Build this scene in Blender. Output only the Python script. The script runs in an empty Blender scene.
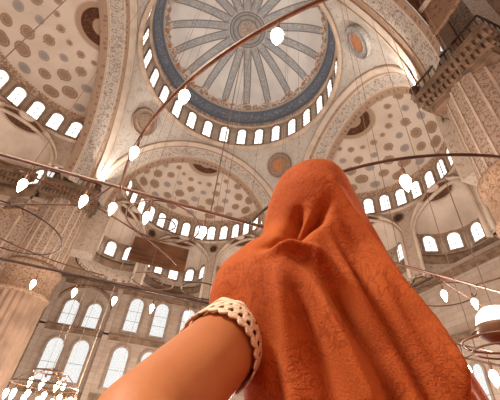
import bpy, bmesh, math, random
from math import sin, cos, pi, radians as rad, sqrt, hypot, atan2
from mathutils import Vector, Matrix
random.seed(7)
S = bpy.context.scene
COL = S.collection
Z = 1.15                       # eye height: coordinates below are relative to the eye, Z lifts them onto the floor

# ------------------------------------------------------------------ camera, world, lights, exposure
CAM = Vector((-3.1897, -21.9478, 0.0))
YAW, PITCH, ROLL = 0.2775, 0.6641, 0.1104
fw = Vector((sin(YAW)*cos(PITCH), cos(YAW)*cos(PITCH), sin(PITCH)))
rt = Vector((cos(YAW), -sin(YAW), 0)); up = rt.cross(fw)
r2 = cos(ROLL)*rt + sin(ROLL)*up; u2 = -sin(ROLL)*rt + cos(ROLL)*up
cd = bpy.data.cameras.new('camera'); cam = bpy.data.objects.new('camera', cd); COL.objects.link(cam)
m = Matrix((r2, u2, -fw)).transposed().to_4x4(); m.translation = CAM + Vector((0, 0, Z))
cam.matrix_world = m
cd.sensor_fit = 'HORIZONTAL'; cd.sensor_width = 36; cd.lens = 331.4/500*36; cd.clip_start = 0.01; cd.clip_end = 400
S.camera = cam

w = bpy.data.worlds.new('daylight'); S.world = w; w.use_nodes = True
wb = w.node_tree.nodes['Background']; wb.inputs[0].default_value = (1.0, 0.955, 0.91, 1); wb.inputs[1].default_value = 0.75

def light(name, kind, loc, energy, color, size=0.5, aim=None, spot=None):
    d = bpy.data.lights.new(name, kind); d.energy = energy; d.color = color
    if kind == 'AREA': d.size = size
    elif kind in ('POINT', 'SPOT'): d.shadow_soft_size = size
    if spot: d.spot_size = rad(spot); d.spot_blend = 0.8
    o = bpy.data.objects.new(name, d); COL.objects.link(o); o.location = Vector(loc) + Vector((0, 0, Z))
    if aim: o.rotation_euler = (Vector(aim) - Vector(loc)).to_track_quat('-Z', 'Y').to_euler()
    return o
# unseen lights added out of view to brighten the hall and headscarf
for i in range(6):       # fill lights added at the great ring chandelier
    light('ring_fill', 'POINT', (6.6*cos(pi*i/3), 6.6*sin(pi*i/3), 1.2), 1900, (1.0, .91, .80), .35)
for x_, y_ in ((-20, -2), (20, -4), (0, 20), (4, -20)):   # unseen fill lights added to brighten the half domes and aisles
    light('aisle_fill', 'POINT', (x_, y_, 1.0), 2000, (1.0, .91, .80), .35)
light('scarf_key_light', 'AREA', (-11, -21.5, 8.5), 1600, (1.0, 0.94, 0.86), 2.5, (-3, -21, 0))  # key light added at the left to bring out the scarf folds
S.view_settings.view_transform = 'Standard'; S.view_settings.look = 'None'
S.view_settings.gamma = 1.0; S.view_settings.use_curve_mapping = False
S.view_settings.exposure = 0.34

# ------------------------------------------------------------------ material helpers
def lin(c):
    return tuple((x/12.92 if x <= 0.04045 else ((x+0.055)/1.055)**2.4) for x in [k/255 for k in c]) + (1.0,)
class X:
    def __init__(s, nt, k): s.nt, s.k = nt, k
    def _m(s, op, *a):
        n = s.nt.nodes.new('ShaderNodeMath'); n.operation = op
        for i, v in enumerate((s,)+a):
            if isinstance(v, X): s.nt.links.new(v.k, n.inputs[i])
            else: n.inputs[i].default_value = v
        return X(s.nt, n.outputs[0])
    def __add__(s, o): return s._m('ADD', o)
    __radd__ = __add__
    def __sub__(s, o): return s._m('SUBTRACT', o)
    def __rsub__(s, o): return (s*-1.0)+o
    def __mul__(s, o): return s._m('MULTIPLY', o)
    __rmul__ = __mul__
    def __truediv__(s, o): return s._m('DIVIDE', o)
    def fract(s): return s._m('FRACT')
    def floor(s): return s._m('FLOOR')
    def abs(s): return s._m('ABSOLUTE')
    def sin(s): return s._m('SINE')
    def sqrt(s): return s._m('SQRT')
    def mod(s, o): return s._m('FLOORED_MODULO', o)
    def mx(s, o): return s._m('MAXIMUM', o)
    def mn(s, o): return s._m('MINIMUM', o)
    def step(s, a, b):        # smooth 0..1 as s goes a..b
        n = s.nt.nodes.new('ShaderNodeMapRange'); n.interpolation_type = 'SMOOTHSTEP'
        s.nt.links.new(s.k, n.inputs[0]); 
        if a < b: n.inputs[1].default_value, n.inputs[2].default_value = a, b
        else:
            n.inputs[1].default_value, n.inputs[2].default_value = b, a
            n.inputs[3].default_value, n.inputs[4].default_value = 1.0, 0.0
        return X(s.nt, n.outputs[0])
    def band(s, a, b, e=0.01): return s.step(a-e, a+e)*s.step(b+e, b-e)
class M:
    def __init__(s, name, rough=0.85, spec=0.2):
        s.m = bpy.data.materials.new(name); s.m.use_nodes = True; s.nt = s.m.node_tree
        s.b = s.nt.nodes['Principled BSDF']; s.b.inputs['Roughness'].default_value = rough
        s.b.inputs['Specular IOR Level'].default_value = spec
        s.tc = s.nt.nodes.new('ShaderNodeTexCoord')
        q = s.nt.nodes.new('ShaderNodeSeparateXYZ'); s.nt.links.new(s.tc.outputs['UV'], q.inputs[0])
        s.u, s.v = X(s.nt, q.outputs[0]), X(s.nt, q.outputs[1])
        q = s.nt.nodes.new('ShaderNodeSeparateXYZ'); s.nt.links.new(s.tc.outputs['Object'], q.inputs[0])
        s.x, s.y, s.z = (X(s.nt, q.outputs[i]) for i in range(3))
    def noise(s, scale, detail=2, coord='Object', dist=0.0):
        n = s.nt.nodes.new('ShaderNodeTexNoise'); n.inputs['Scale'].default_value = scale; n.inputs['Detail'].default_value = detail
        n.inputs['Distortion'].default_value = dist
        s.nt.links.new(s.tc.outputs[coord], n.inputs['Vector']); return X(s.nt, n.outputs[0])
    def voro(s, scale, coord='Object', feat='F1', rnd=1.0):
        n = s.nt.nodes.new('ShaderNodeTexVoronoi'); n.inputs['Scale'].default_value = scale; n.feature = feat
        n.inputs['Randomness'].default_value = rnd
        s.nt.links.new(s.tc.outputs[coord], n.inputs['Vector']); return X(s.nt, n.outputs['Distance'])
    def vine(s, scale, w=0.035, dist=0.6): 
        return (s.noise(scale, 1.0, dist=dist)-0.5).abs().step(w, w*0.4)
    def rgb(s, c):
        n = s.nt.nodes.new('ShaderNodeRGB'); n.outputs[0].default_value = lin(c); return n.outputs[0]
    def mix(s, f, a, b):
        n = s.nt.nodes.new('ShaderNodeMix'); n.data_type = 'RGBA'
        if isinstance(f, X): s.nt.links.new(f.k, n.inputs[0])
        else: n.inputs[0].default_value = f
        for i, c in ((6, a), (7, b)):
            if isinstance(c, tuple): n.inputs[i].default_value = lin(c)
            else: s.nt.links.new(c, n.inputs[i])
        return n.outputs[2]
    def base(s, c): 
        if isinstance(c, tuple): s.b.inputs['Base Color'].default_value = lin(c)
        else: s.nt.links.new(c, s.b.inputs['Base Color'])
        return s
    def bump(s, h, strength=0.3, dist=0.05):
        n = s.nt.nodes.new('ShaderNodeBump'); n.inputs['Strength'].default_value = strength; n.inputs['Distance'].default_value = dist
        s.nt.links.new(h.k, n.inputs['Height']); s.nt.links.new(n.outputs[0], s.b.inputs['Normal']); return s
    def emit(s, c, st):
        if isinstance(c, tuple): s.b.inputs['Emission Color'].default_value = lin(c)
        else: s.nt.links.new(c, s.b.inputs['Emission Color'])
        s.b.inputs['Emission Strength'].default_value = st; return s

def plain(name, c, rough=0.8, var=0.12, scale=1.5, metal=0.0, spec=0.2):
    k = M(name, rough, spec); d = tuple(int(v*(1-var*2)) for v in c)
    k.base(k.mix(k.noise(scale, 4).step(0.35, 0.7), c, d)); k.b.inputs['Metallic'].default_value = metal
    return k.m
def mat_arabesque(name, bg, ink, ink2, scale, amount=1.0):
    k = M(name)
    c = k.mix(k.vine(scale)*amount, bg, ink)
    c = k.mix(k.voro(scale*0.6).step(0.22, 0.12)*amount, c, ink2)
    k.base(c); return k.m

def mat_dome():
    k = M('painted dome plaster'); u, v = k.u, k.v       # v: 0 crown .. 1 springing
    NS = 18
    c = k.mix(k.noise(0.4, 3).step(.35, .7), (216, 207, 200), (203, 196, 192))
    du = ((u*NS).fract()-0.5).abs()                      # .5 between, 0 on spoke
    rw = v*(2*pi*11/NS)
    spoke = (du*rw).step(0.36, 0.30)*v.band(0.14, 0.655, .01)
    edge = (((du*rw)-0.31).abs()).step(0.07, 0.03)*v.band(0.14, 0.655, .01)
    sc = k.mix(k.vine(3.2, .06), (150, 152, 156), (190, 178, 166))
    c = k.mix(spoke, c, sc); c = k.mix(edge, c, (128, 118, 112))
    # scalloped lace border
    lob = ((u*NS*2*pi).sin()*0.5+0.5)
    lob2 = (((u*NS).fract()-0.5).abs()*2.0)
    lace = (v + (1.0-lob2)*0.0 - lob2*0.0 + (1.0-lob2).step(0.45, 1.0)*0.045 + ((u*NS*6*pi).sin()*0.008)).step(0.655, 0.665)
    lc = k.mix(k.vine(1.8, .08), (150, 132, 120), (206, 188, 172))
    lc = k.mix(k.voro(1.1).step(.35, .25), lc, (172, 116, 84))
    c = k.mix(lace, c, lc)
    c = k.mix(v.band(0.715, 0.735, .003), c, (176, 158, 144))
    # calligraphy band
    bl = k.mix((k.noise(2.2, 3, dist=1.5)-0.5).abs().step(.03, .012)*v.band(.77, .87, .01), (100, 106, 118), (160, 160, 164))
    c = k.mix(v.band(0.735, 0.915, .003), c, bl)
    # crown medallion
    med = k.mix(k.voro(1.6).step(.4, .25), (160, 150, 144), (132, 138, 144))
    med = k.mix(v.step(.078, .072), med, k.mix(k.vine(2.5, .08), (186, 160, 140), (150, 140, 134)))
    for r_ in (.075, .11, .133): med = k.mix((v-r_).abs().step(.008, .003), med, (120, 116, 116))
    c = k.mix(v.step(.14, .137), c, med)
    return k.base(c).m

def mat_semi():
    k = M('painted semidome plaster'); u, v = k.u, k.v   # u 0..1 over half turn, v 0 apex..1 base
    c = k.mix(k.noise(0.35, 3).step(.35, .7), (206, 184, 166), (194, 171, 152))
    rows, nc = 5.0, 9.0
    vr = (v-0.22)*(rows/0.62); i = vr.floor(); fr = vr.fract()
    uu = u*nc + i.mod(2.0)*0.5; fu = uu.fract()
    cw = v*(pi*10.2/nc)
    dx = (fu-0.5)*cw; dy = (fr-0.5)*(0.62/rows*11.0)
    d = (dx*dx+dy*dy).sqrt()
    alt = (uu.floor()+i).mod(2.0)
    R = cw.mn(2.5)*(alt*0.07+0.23)
    inr = v.band(0.225, 0.838, .002)
    disc = (d-R).step(.04, -.04)*inr
    tip = (dx.abs()*1.6+dy.abs()*0.75-R*1.0).step(.03, -.03)*alt*inr
    dc = k.mix(k.voro(4.5).step(.3, .15), (146, 116, 94), (112, 88, 72))
    dc = k.mix((1.0-alt)*i.mod(3.0).step(.5, .6)*.6, dc, (146, 144, 146))
    c = k.mix(disc.mx(tip), c, dc)
    ring = ((d-R*0.72).abs()).step(.06, .02)*inr*disc
    c = k.mix(ring*0.5, c, (180, 150, 128))
    # rays: thin lines
    ln = ((u*nc*2.0).fract()-0.5).abs()*cw
    c = k.mix(ln.step(.03, .01)*0.25*inr, c, (150, 122, 100))
    # serrated base frieze
    saw = ((u*90.0).fract()-0.5).abs()*0.05
    fr_ = (v-saw).step(.862, .868)
    fc = k.mix(k.vine(2.4, .07), (150, 118, 94), (186, 160, 138))
    c = k.mix(fr_, c, fc)
    # apex half ring with dark script
    a = v + ((u*40.0).fract()-0.5).abs()*0.03
    c = k.mix(a.step(.185, .178), c, (164, 132, 108))
    dk = k.mix((k.noise(3.0, 2, dist=1.0)-.5).abs().step(.03, .01), (74, 40, 26), (120, 82, 58))
    c = k.mix(v.band(.062, .135, .004)*u.band(.04, .96, .01), c, dk)
    return k.base(c).m

def mat_conch():
    k = M('painted exedra plaster'); u, v = k.u, k.v
    c = k.mix(k.noise(0.5, 3).step(.35, .7), (206, 184, 166), (190, 166, 148))
    saw = ((u*34.0).fract()-0.5).abs()*0.10
    c = k.mix((v+saw).step(.36, .345)*v.step(.1, .11), c, (160, 128, 104))
    dk = k.mix((k.noise(4.0, 2, dist=1.0)-.5).abs().step(.03, .01), (78, 48, 32), (116, 82, 60))
    c = k.mix(v.band(.12, .30, .006)*u.band(.06, .94, .02), c, dk)
    c = k.mix(v.step(.93, .94), c, (150, 120, 98))
    ln = ((u*16.0).fract()-.5).abs()
    c = k.mix(ln.step(.03, .01)*.35, c, (168, 142, 120))
    return k.base(c).m

def mat_arch():
    k = M('painted arch soffit'); u, v = k.u, k.v        # v 0 nave edge .. 1 semidome edge
    g = k.mix(k.vine(2.6, .05), (186, 170, 156), (134, 118, 106))
    g = k.mix(k.voro(1.5).step(.2, .12), g, (140, 144, 150))
    pa = k.mix(k.noise(.6, 3).step(.4, .7), (196, 178, 162), (180, 160, 143))
    br = k.mix(k.voro(1.6, rnd=.3).step(.34, .28), (160, 130, 108), (132, 104, 86))
    c = k.mix(v.step(.16, .165), pa, br)
    c = k.mix(v.step(.30, .305), c, g)
    c = k.mix(v.step(.78, .785), c, br)
    for q in (.16, .30, .34, .74, .78): c = k.mix((v-q).abs().step(.012, .006), c, (206, 184, 164))
    return k.base(c).m

def mat_pend():
    k = M('painted pendentive plaster')
    c = k.mix(k.noise(.3, 3).step(.35, .7), (196, 184, 172), (184, 170, 157))
    c = k.mix(k.vine(1.7, .03)*.55, c, (146, 132, 122))
    c = k.mix(k.voro(.9).step(.16, .1)*.6, c, (146, 142, 142))
    return k.base(c).m

def mat_tiles(name, a, b, e):
    k = M(name); 
    c = k.mix(k.vine(3.4, .06), a, b); c = k.mix(k.voro(2.4, rnd=.25).step(.22, .15), c, e)
    return k.base(c).m
def mat_stone(name, a, b, mortar, bw=1.3, bh=.6):
    k = M(name)
    n = k.nt.nodes.new('ShaderNodeTexBrick'); n.inputs['Scale'].default_value = 1.0
    n.inputs['Color1'].default_value = lin(a); n.inputs['Color2'].default_value = lin(b); n.inputs['Mortar'].default_value = lin(mortar)
    n.inputs['Brick Width'].default_value = bw; n.inputs['Row Height'].default_value = bh; n.inputs['Mortar Size'].default_value = .018
    k.nt.links.new(k.tc.outputs['UV'], n.inputs['Vector'])
    c = k.mix(k.noise(.8, 4).step(.35, .7)*.35, n.outputs[0], (150, 120, 98))
    return k.base(c).m

def mat_pane():
    k = M('stained glass pane with daylight'); 
    a = k.voro(7.0, 'UV', 'DISTANCE_TO_EDGE', .35).step(.02, .06)
    c = k.mix(a, (150, 135, 124), (255, 250, 242))
    k.base((60, 60, 60)); k.emit(c, 2.0); return k.m
def mat_pane_lattice():
    k = M('honeycomb plaster window with daylight')
    a = k.voro(16.0, 'UV', 'F1', .1).step(.55, .35)
    c = k.mix(a, (96, 100, 106), (255, 253, 248)); n = k.noise(9, 3, 'UV').step(.45, .65)
    c = k.mix(n*.4, c, (170, 180, 190))
    k.base((60, 60, 60)); k.emit(c, 1.05); return k.m

MT = dict(
    dome=mat_dome(), semi=mat_semi(), conch=mat_conch(), arch=mat_arch(), pend=mat_pend(),
    drum=mat_arabesque('drum wall plaster', (200, 184, 168), (166, 146, 128), (150, 140, 134), 1.6, .6),
    semidrum=mat_arabesque('semidome drum plaster', (180, 156, 138), (146, 120, 102), (136, 112, 96), 2.2, .7),
    wallz=mat_stone('cut stone wall', (178, 156, 140), (166, 144, 127), (140, 118, 102)),
    spand=mat_arabesque('spandrel plaster', (188, 166, 147), (150, 124, 104), (140, 114, 96), 2.0, .7),
    shaft=mat_tiles('pier tile panel', (176, 150, 130), (134, 106, 88), (126, 104, 90)),
    spand_shade=mat_arabesque('shade-darkened spandrel', (140, 106, 82), (96, 66, 48), (110, 78, 58), 2.0, .8),  # spandrel pattern in darker brown, with the south side's shade in its colour
    flute=plain('fluted marble', (172, 138, 114), .6, .08, .6),
    trim=plain('moulded plaster trim', (204, 178, 156), .8, .06, .7),
    dark=plain('dark cornice stone', (138, 108, 86), .8, .12, 1.5),  # dark brown stone of cornices, ledges and brackets
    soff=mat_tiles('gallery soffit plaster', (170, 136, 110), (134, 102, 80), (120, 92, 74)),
    pane=mat_pane(), lattice=mat_pane_lattice(),
    frame=plain('window surround plaster', (156, 132, 114), .8, .08, 2.0),
    board=None, iron=plain('bronze brown iron', (120, 82, 56), .5, .15, 6, .35, .4),
    iron2=plain('dark iron', (84, 58, 42), .55, .15, 6, .4, .4),
    wire=plain('thin steel cable', (128, 108, 94), .6, .05, 3, .3),
    carpet=plain('red prayer carpet', (150, 52, 38), .95, .15, 2.0),
    lead=plain('leaded lattice bar', (150, 140, 132), .7, .05, 3),
)

# ------------------------------------------------------------------ mesh helpers
class MB:
    def __init__(s): s.v, s.f, s.uv = [], [], []
    def quad_grid(s, fn, nu, nv, closed=False, keep=None, uvfn=None):
        b = len(s.v); cols = nu if closed else nu+1
        for j in range(nv+1):
            for i in range(cols): s.v.append(tuple(fn(i/nu, j/nv)))
        for j in range(nv):
            for i in range(nu):
                if keep and not keep((i+.5)/nu, (j+.5)/nv): continue
                i2 = (i+1) % cols
                s.f.append((b+j*cols+i, b+j*cols+i2, b+(j+1)*cols+i2, b+(j+1)*cols+i))
                q = [(i/nu, j/nv), ((i+1)/nu, j/nv), ((i+1)/nu, (j+1)/nv), (i/nu, (j+1)/nv)]
                s.uv.append([uvfn(*t) if uvfn else t for t in q])
        return s
    def face(s, pts, uv=None):
        b = len(s.v); s.v += [tuple(p) for p in pts]; s.f.append(tuple(range(b, b+len(pts))))
        s.uv.append(uv or [(0, 0)]*len(pts)); return s
    def box(s, lo, hi, rot=None, at=(0, 0, 0)):
        (x0, y0, z0), (x1, y1, z1) = lo, hi
        P = [Vector(p) for p in ((x0,y0,z0),(x1,y0,z0),(x1,y1,z0),(x0,y1,z0),(x0,y0,z1),(x1,y0,z1),(x1,y1,z1),(x0,y1,z1))]
        if rot: P = [rot @ p for p in P]
        P = [p+Vector(at) for p in P]; b = len(s.v); s.v += [tuple(p) for p in P]
        for q in ((3,2,1,0),(4,5,6,7),(0,1,5,4),(1,2,6,5),(2,3,7,6),(3,0,4,7)):
            s.f.append(tuple(b+i for i in q))
            l1 = (P[q[1]]-P[q[0]]).length; l2 = (P[q[2]]-P[q[1]]).length
            s.uv.append([(0,0),(l1,0),(l1,l2),(0,l2)])
        return s
    def revolve(s, prof, n=32, c=(0, 0), a0=0, a1=2*pi):
        closed = abs(a1-a0-2*pi) < 1e-6
        def fn(u, v):
            t = v*(len(prof)-1); i = min(int(t), len(prof)-2); f = t-i
            r_ = prof[i][0]*(1-f)+prof[i+1][0]*f; z_ = prof[i][1]*(1-f)+prof[i+1][1]*f
            a = a0+(a1-a0)*u; return (c[0]+r_*cos(a), c[1]+r_*sin(a), z_)
        return s.quad_grid(fn, n, len(prof)-1, closed)
    def tube(s, pts, r, n=8, closed=False):
        pts = [Vector(p) for p in pts]; k = len(pts); b = len(s.v); prev = None
        for i, p in enumerate(pts):
            if closed: t = pts[(i+1) % k]-pts[i-1]
            else: t = pts[min(i+1, k-1)]-pts[max(i-1, 0)]
            t.normalize()
            if prev is None: a = t.orthogonal().normalized()
            else: a = (prev - t*prev.dot(t)).normalized()
            prev = a; c = t.cross(a); rr = r[i] if isinstance(r, (list, tuple)) else r
            for j in range(n):
                q = 2*pi*j/n; s.v.append(tuple(p+(a*cos(q)+c*sin(q))*rr))
        for i in range(k if closed else k-1):
            i2 = (i+1) % k
            for j in range(n):
                j2 = (j+1) % n
                s.f.append((b+i*n+j, b+i*n+j2, b+i2*n+j2, b+i2*n+j)); s.uv.append([(0,0)]*4)
        if not closed:
            s.f.append(tuple(b+j for j in range(n))[::-1]); s.uv.append([(0,0)]*n)
            s.f.append(tuple(b+(k-1)*n+j for j in range(n))); s.uv.append([(0,0)]*n)
        return s
    def xf(s, fn): s.v = [tuple(fn(*p)) for p in s.v]; return s
    def build(s, name, mat, parent=None, at=None, smooth=True, label=None, cat=None, kind=None, group=None, thick=0, local=False):
        """parent: root empty/object; vertices are in eye-relative world coordinates unless local"""
        org = Vector(at) if at is not None else Vector((0, 0, 0))
        if parent is not None and not local: org = Vector(parent['org']) if 'org' in parent else org
        V = s.v if local else [tuple(Vector(p)-org) for p in s.v]
        me = bpy.data.meshes.new(name); me.from_pydata(V, [], s.f)
        ul = me.uv_layers.new(name='UVMap'); i = 0
        for fu in s.uv:
            for t in fu: ul.data[i].uv = t; i += 1
        if smooth: me.polygons.foreach_set('use_smooth', [True]*len(me.polygons))
        if mat: me.materials.append(mat)
        o = bpy.data.objects.new(name, me); COL.objects.link(o)
        if parent is not None: o.parent = parent
        elif not local: o.location = org + Vector((0, 0, Z)); o['org'] = list(org)
        if thick:
            md = o.modifiers.new('thickness', 'SOLIDIFY'); md.thickness = abs(thick); md.offset = 1 if thick > 0 else -1
        tag(o, label, cat, kind, group); return o
def tag(o, label=None, cat=None, kind=None, group=None):
    if label: o['label'] = label
    if cat: o['category'] = cat
    if kind: o['kind'] = kind
    if group: o['group'] = group
    return o
def thing(name, loc, label, cat, group=None, kind=None):
    o = bpy.data.objects.new(name, None); COL.objects.link(o); o.empty_display_size = .1
    o.location = Vector(loc)+Vector((0, 0, Z)); o['org'] = list(loc); return tag(o, label, cat, kind, group)
def copy_tree(o, parent=None):
    c = o.copy(); COL.objects.link(c)
    if parent is not None: c.parent = parent
    for ch in list(o.children): copy_tree(ch, c)
    return c
ST = 'structure'
SIDES = dict(north=lambda x, y: (x, y), east=lambda x, y: (y, -x), west=lambda x, y: (-y, x), south=lambda x, y: (-x, -y))
def side_xf(side): 
    f = SIDES[side]; return lambda x, y, z: (*f(x, y), z)

# ------------------------------------------------------------------ central dome, drum, pendentives
RD = 11.75
mb = MB(); mb.quad_grid(lambda u, v: (RD*sin(v*pi/2)*cos(2*pi*u), RD*sin(v*pi/2)*sin(2*pi*u), 40.3+6.9*cos(v*pi/2)), 108, 36, True)
mb.build('ceiling', MT['dome'], label='great central dome painted with spokes, round crown medallion and blue script band', cat='dome', kind=ST, thick=-.4)
mb = MB().revolve([(RD, 35.9), (RD, 37.2), (RD, 38.6), (RD, 40.3)], 112)
mb.build('drum_wall', MT['drum'], label='pale drum wall under the central dome holding its ring of windows', cat='wall', kind=ST, thick=.4)
mb = MB().revolve([(RD+.05, 35.5), (RD-.15, 35.7), (RD-.4, 35.85), (RD-.4, 36.0), (RD-.1, 36.1), (RD+.05, 36.15)], 112)
mb.build('trim_1', MT['trim'], label='round moulding below the drum windows of the central dome', cat='trim', kind=ST)
mb = MB().revolve([(RD+.05, 40.15), (RD-.2, 40.3), (RD-.3, 40.5), (RD-.12, 40.7), (RD+.05, 40.9)], 112)
mb.build('trim_2', MT['trim'], label='thin moulding between drum windows and the blue band', cat='trim', kind=ST)
A, ZS, HA = 12.0, 22.5, 12.6
def zarch(x): return ZS+HA*sqrt(max(0, 1-(x/A)**2))
def pend(sx, sy, label):
    def fn(u, v):                                    # u azimuth, v 0 top .. 1 arch
        ph = u*pi/2; px, py = (A, A*math.tan(ph)) if ph <= pi/4 else (A/math.tan(ph), A)
        zb = zarch(min(px, py)); rb = hypot(px, py); h = 35.9-zb
        r_ = RD+(rb-RD)*v + h*0.09*4*v*(1-v)*(0.6+.4*(rb-RD)/5.2); z_ = 35.9+(zb-35.9)*v
        return (sx*r_*cos(ph), sy*r_*sin(ph), z_)
    o = MB().quad_grid(fn, 48, 30).build('pendentive', MT['pend'], label=label, cat='pendentive', kind=ST)
    return fn
def roundel(fn, sx, sy, cin, cout, label):
    # round painted board set on the pendentive
    best = min(((abs(fn(.5, t/100)[2]-33.2), t/100) for t in range(101)))[1]
    c = Vector(fn(.5, best)); du = (Vector(fn(.53, best))-Vector(fn(.47, best))).normalized(); dv = (Vector(fn(.5, best-.03))-Vector(fn(.5, best+.03))).normalized()
    n = du.cross(dv).normalized()
    if n.dot(-Vector((c.x, c.y, 0))) < 0: n = -n
    R = 1.75; t = thing('medallion', c, label, 'medallion', 'round medallions on the pendentives', ST)
    a = MB(); a.quad_grid(lambda u, v: c+n*(.28+.04*(1-v))+(du*cos(2*pi*u)+dv*sin(2*pi*u))*R*v*.56, 40, 6, True)
    a.build('centre_disc', cin, t)
    b = MB(); prof = [(.54, .26), (.58, .36), (.62, .30), (.92, .28), (.96, .36), (1.0, .3), (1.0, -.1)]
    b.quad_grid(lambda u, v: (lambda p: c+n*p[1]+(du*cos(2*pi*u)+dv*sin(2*pi*u))*R*p[0])(prof[round(v*6)]), 40, 6, True)
    b.build('rim', cout, t)
def mat_script(name, bg, ink, sc):
    k = M(name); c = k.mix((k.noise(sc, 2, dist=1.2)-.5).abs().step(.05, .02), bg, ink); return k.base(c).m
brn = mat_script('brown script disc', (142, 116, 98), (170, 146, 126), 2.2); brn2 = mat_script('brown script rim', (150, 124, 106), (128, 104, 88), 2.6)
ora = mat_script('orange script disc', (182, 122, 84), (150, 104, 78), 2.2); gry = mat_script('grey script rim', (136, 128, 122), (164, 156, 148), 2.4)
f1 = pend(-1, 1, 'curved corner of vault between the left and the middle half domes'); roundel(f1, -1, 1, brn, brn2, 'brown round medallion crossed by the chandelier ring, left of the big dome')
f2 = pend(1, 1, 'curved corner of vault just above the orange headscarf'); roundel(f2, 1, 1, ora, brn2, 'medallion with orange centre right above the orange headscarf')
f3 = pend(1, -1, 'curved corner of vault at the right of the big dome'); roundel(f3, 1, -1, ora, gry, 'grey medallion with small orange centre right of the big dome')
pend(-1, -1, 'curved corner of vault behind the upper left edge of the picture')

# ------------------------------------------------------------------ windows
WN = [0]
def make_window(w, h, d, pane, nx=1, nz=3):
    """arched window facing local -Y, sill centre at the origin; frame mesh with pane and glazing bars as parts"""
    def outline(k, off):                              # arch outline, k in 0..1
        hw = w/2+off; hr = h-w/2; L = hr; tot = 2*L+pi*w/2; t = k*tot
        if t < L: return (-hw, t - (off if t == 0 else 0))
        if t < L+pi*w/2: a = (t-L)/(w/2); return (-hw*cos(a), hr+hw*sin(a))
        return (hw, hr-(t-L-pi*w/2))
    fr = .16*w+.08
    prof = [(fr, .1), (fr, -d), (fr*.35, -d*1.1), (0, -d*.7), (0, .05)]
    a = MB(); a.quad_grid(lambda u, v: (lambda p, q: (p[0], q[1], p[1]))(outline(u, prof[round(v*4)][0]), prof[round(v*4)]), 26, 4)
    a.box((-w/2-fr, -d*1.3, -fr*.8), (w/2+fr, .1, 0))
    b = MB(); pts = [outline(i/26, 0) for i in range(27)]
    b.face([(x, -.02, z) for x, z in pts], [(x, z) for x, z in pts])
    c = MB()
    for i in range(nx): 
        x = -w/2+w*(i+1)/(nx+1); c.box((x-.03, -.07, 0), (x+.03, -.03, h-w*.12))
    for i in range(nz):
        z = h*(i+1)/(nz+1.4); c.box((-w/2, -.07, z-.025), (w/2, -.03, z+.025))
    fo = a.build('window', MT['frame'], local=True, smooth=False)
    po = b.build('pane', pane, fo, local=True, smooth=False); co = c.build('glazing_bars', MT['lead'], fo, local=True, smooth=False)
    fo.hide_render = False
    return fo
PROT = {}
def put_window(kind, x, y, z, rz, label):
    WN[0] += 1
    if kind not in PROT:
        o = make_window(*KINDS[kind]); PROT[kind] = o
    else: o = copy_tree(PROT[kind])
    o.name = 'window_%d' % WN[0]; o.location = (x, y, z+Z); o.rotation_euler = (0, 0, rz)
    tag(o, label, 'window', ST)
KINDS = dict(drum=(1.15, 3.3, .14, MT['pane'], 1, 3), semi=(1.15, 2.5, .14, MT['pane'], 1, 2), ex=(1.35, 2.1, .14, MT['pane'], 1, 2),
             tall=(1.75, 4.4, .16, MT['lattice'], 0, 2), mid=(1.7, 3.1, .16, MT['lattice'], 0, 1), low=(1.8, 4.6, .16, MT['lattice'], 0, 1), slim=(1.0, 4.2, .16, MT['lattice'], 0, 1))
ORD = 'first second third fourth fifth sixth seventh eighth ninth tenth eleventh twelfth thirteenth fourteenth fifteenth'.split()
for i in range(28):
    a = rad(83.9)+i*2*pi/28 - 8*2*pi/28
    lab = ('arched drum window, %s in the dome ring counting from lower left towards the right' % i)
    vis = {0: 15}
    n_from_left = 15-i+0
    if 0 <= i <= 15: lab = 'bright drum window under the big dome, %s from the right end of its visible ring' % (ORD[i] if i < 15 else 'last')
    else: lab = 'drum window on the near side of the dome ring above the picture edge'
    r_ = RD-.02
    put_window('drum', r_*cos(a), r_*sin(a), 36.5, a-pi/2, lab)

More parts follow.
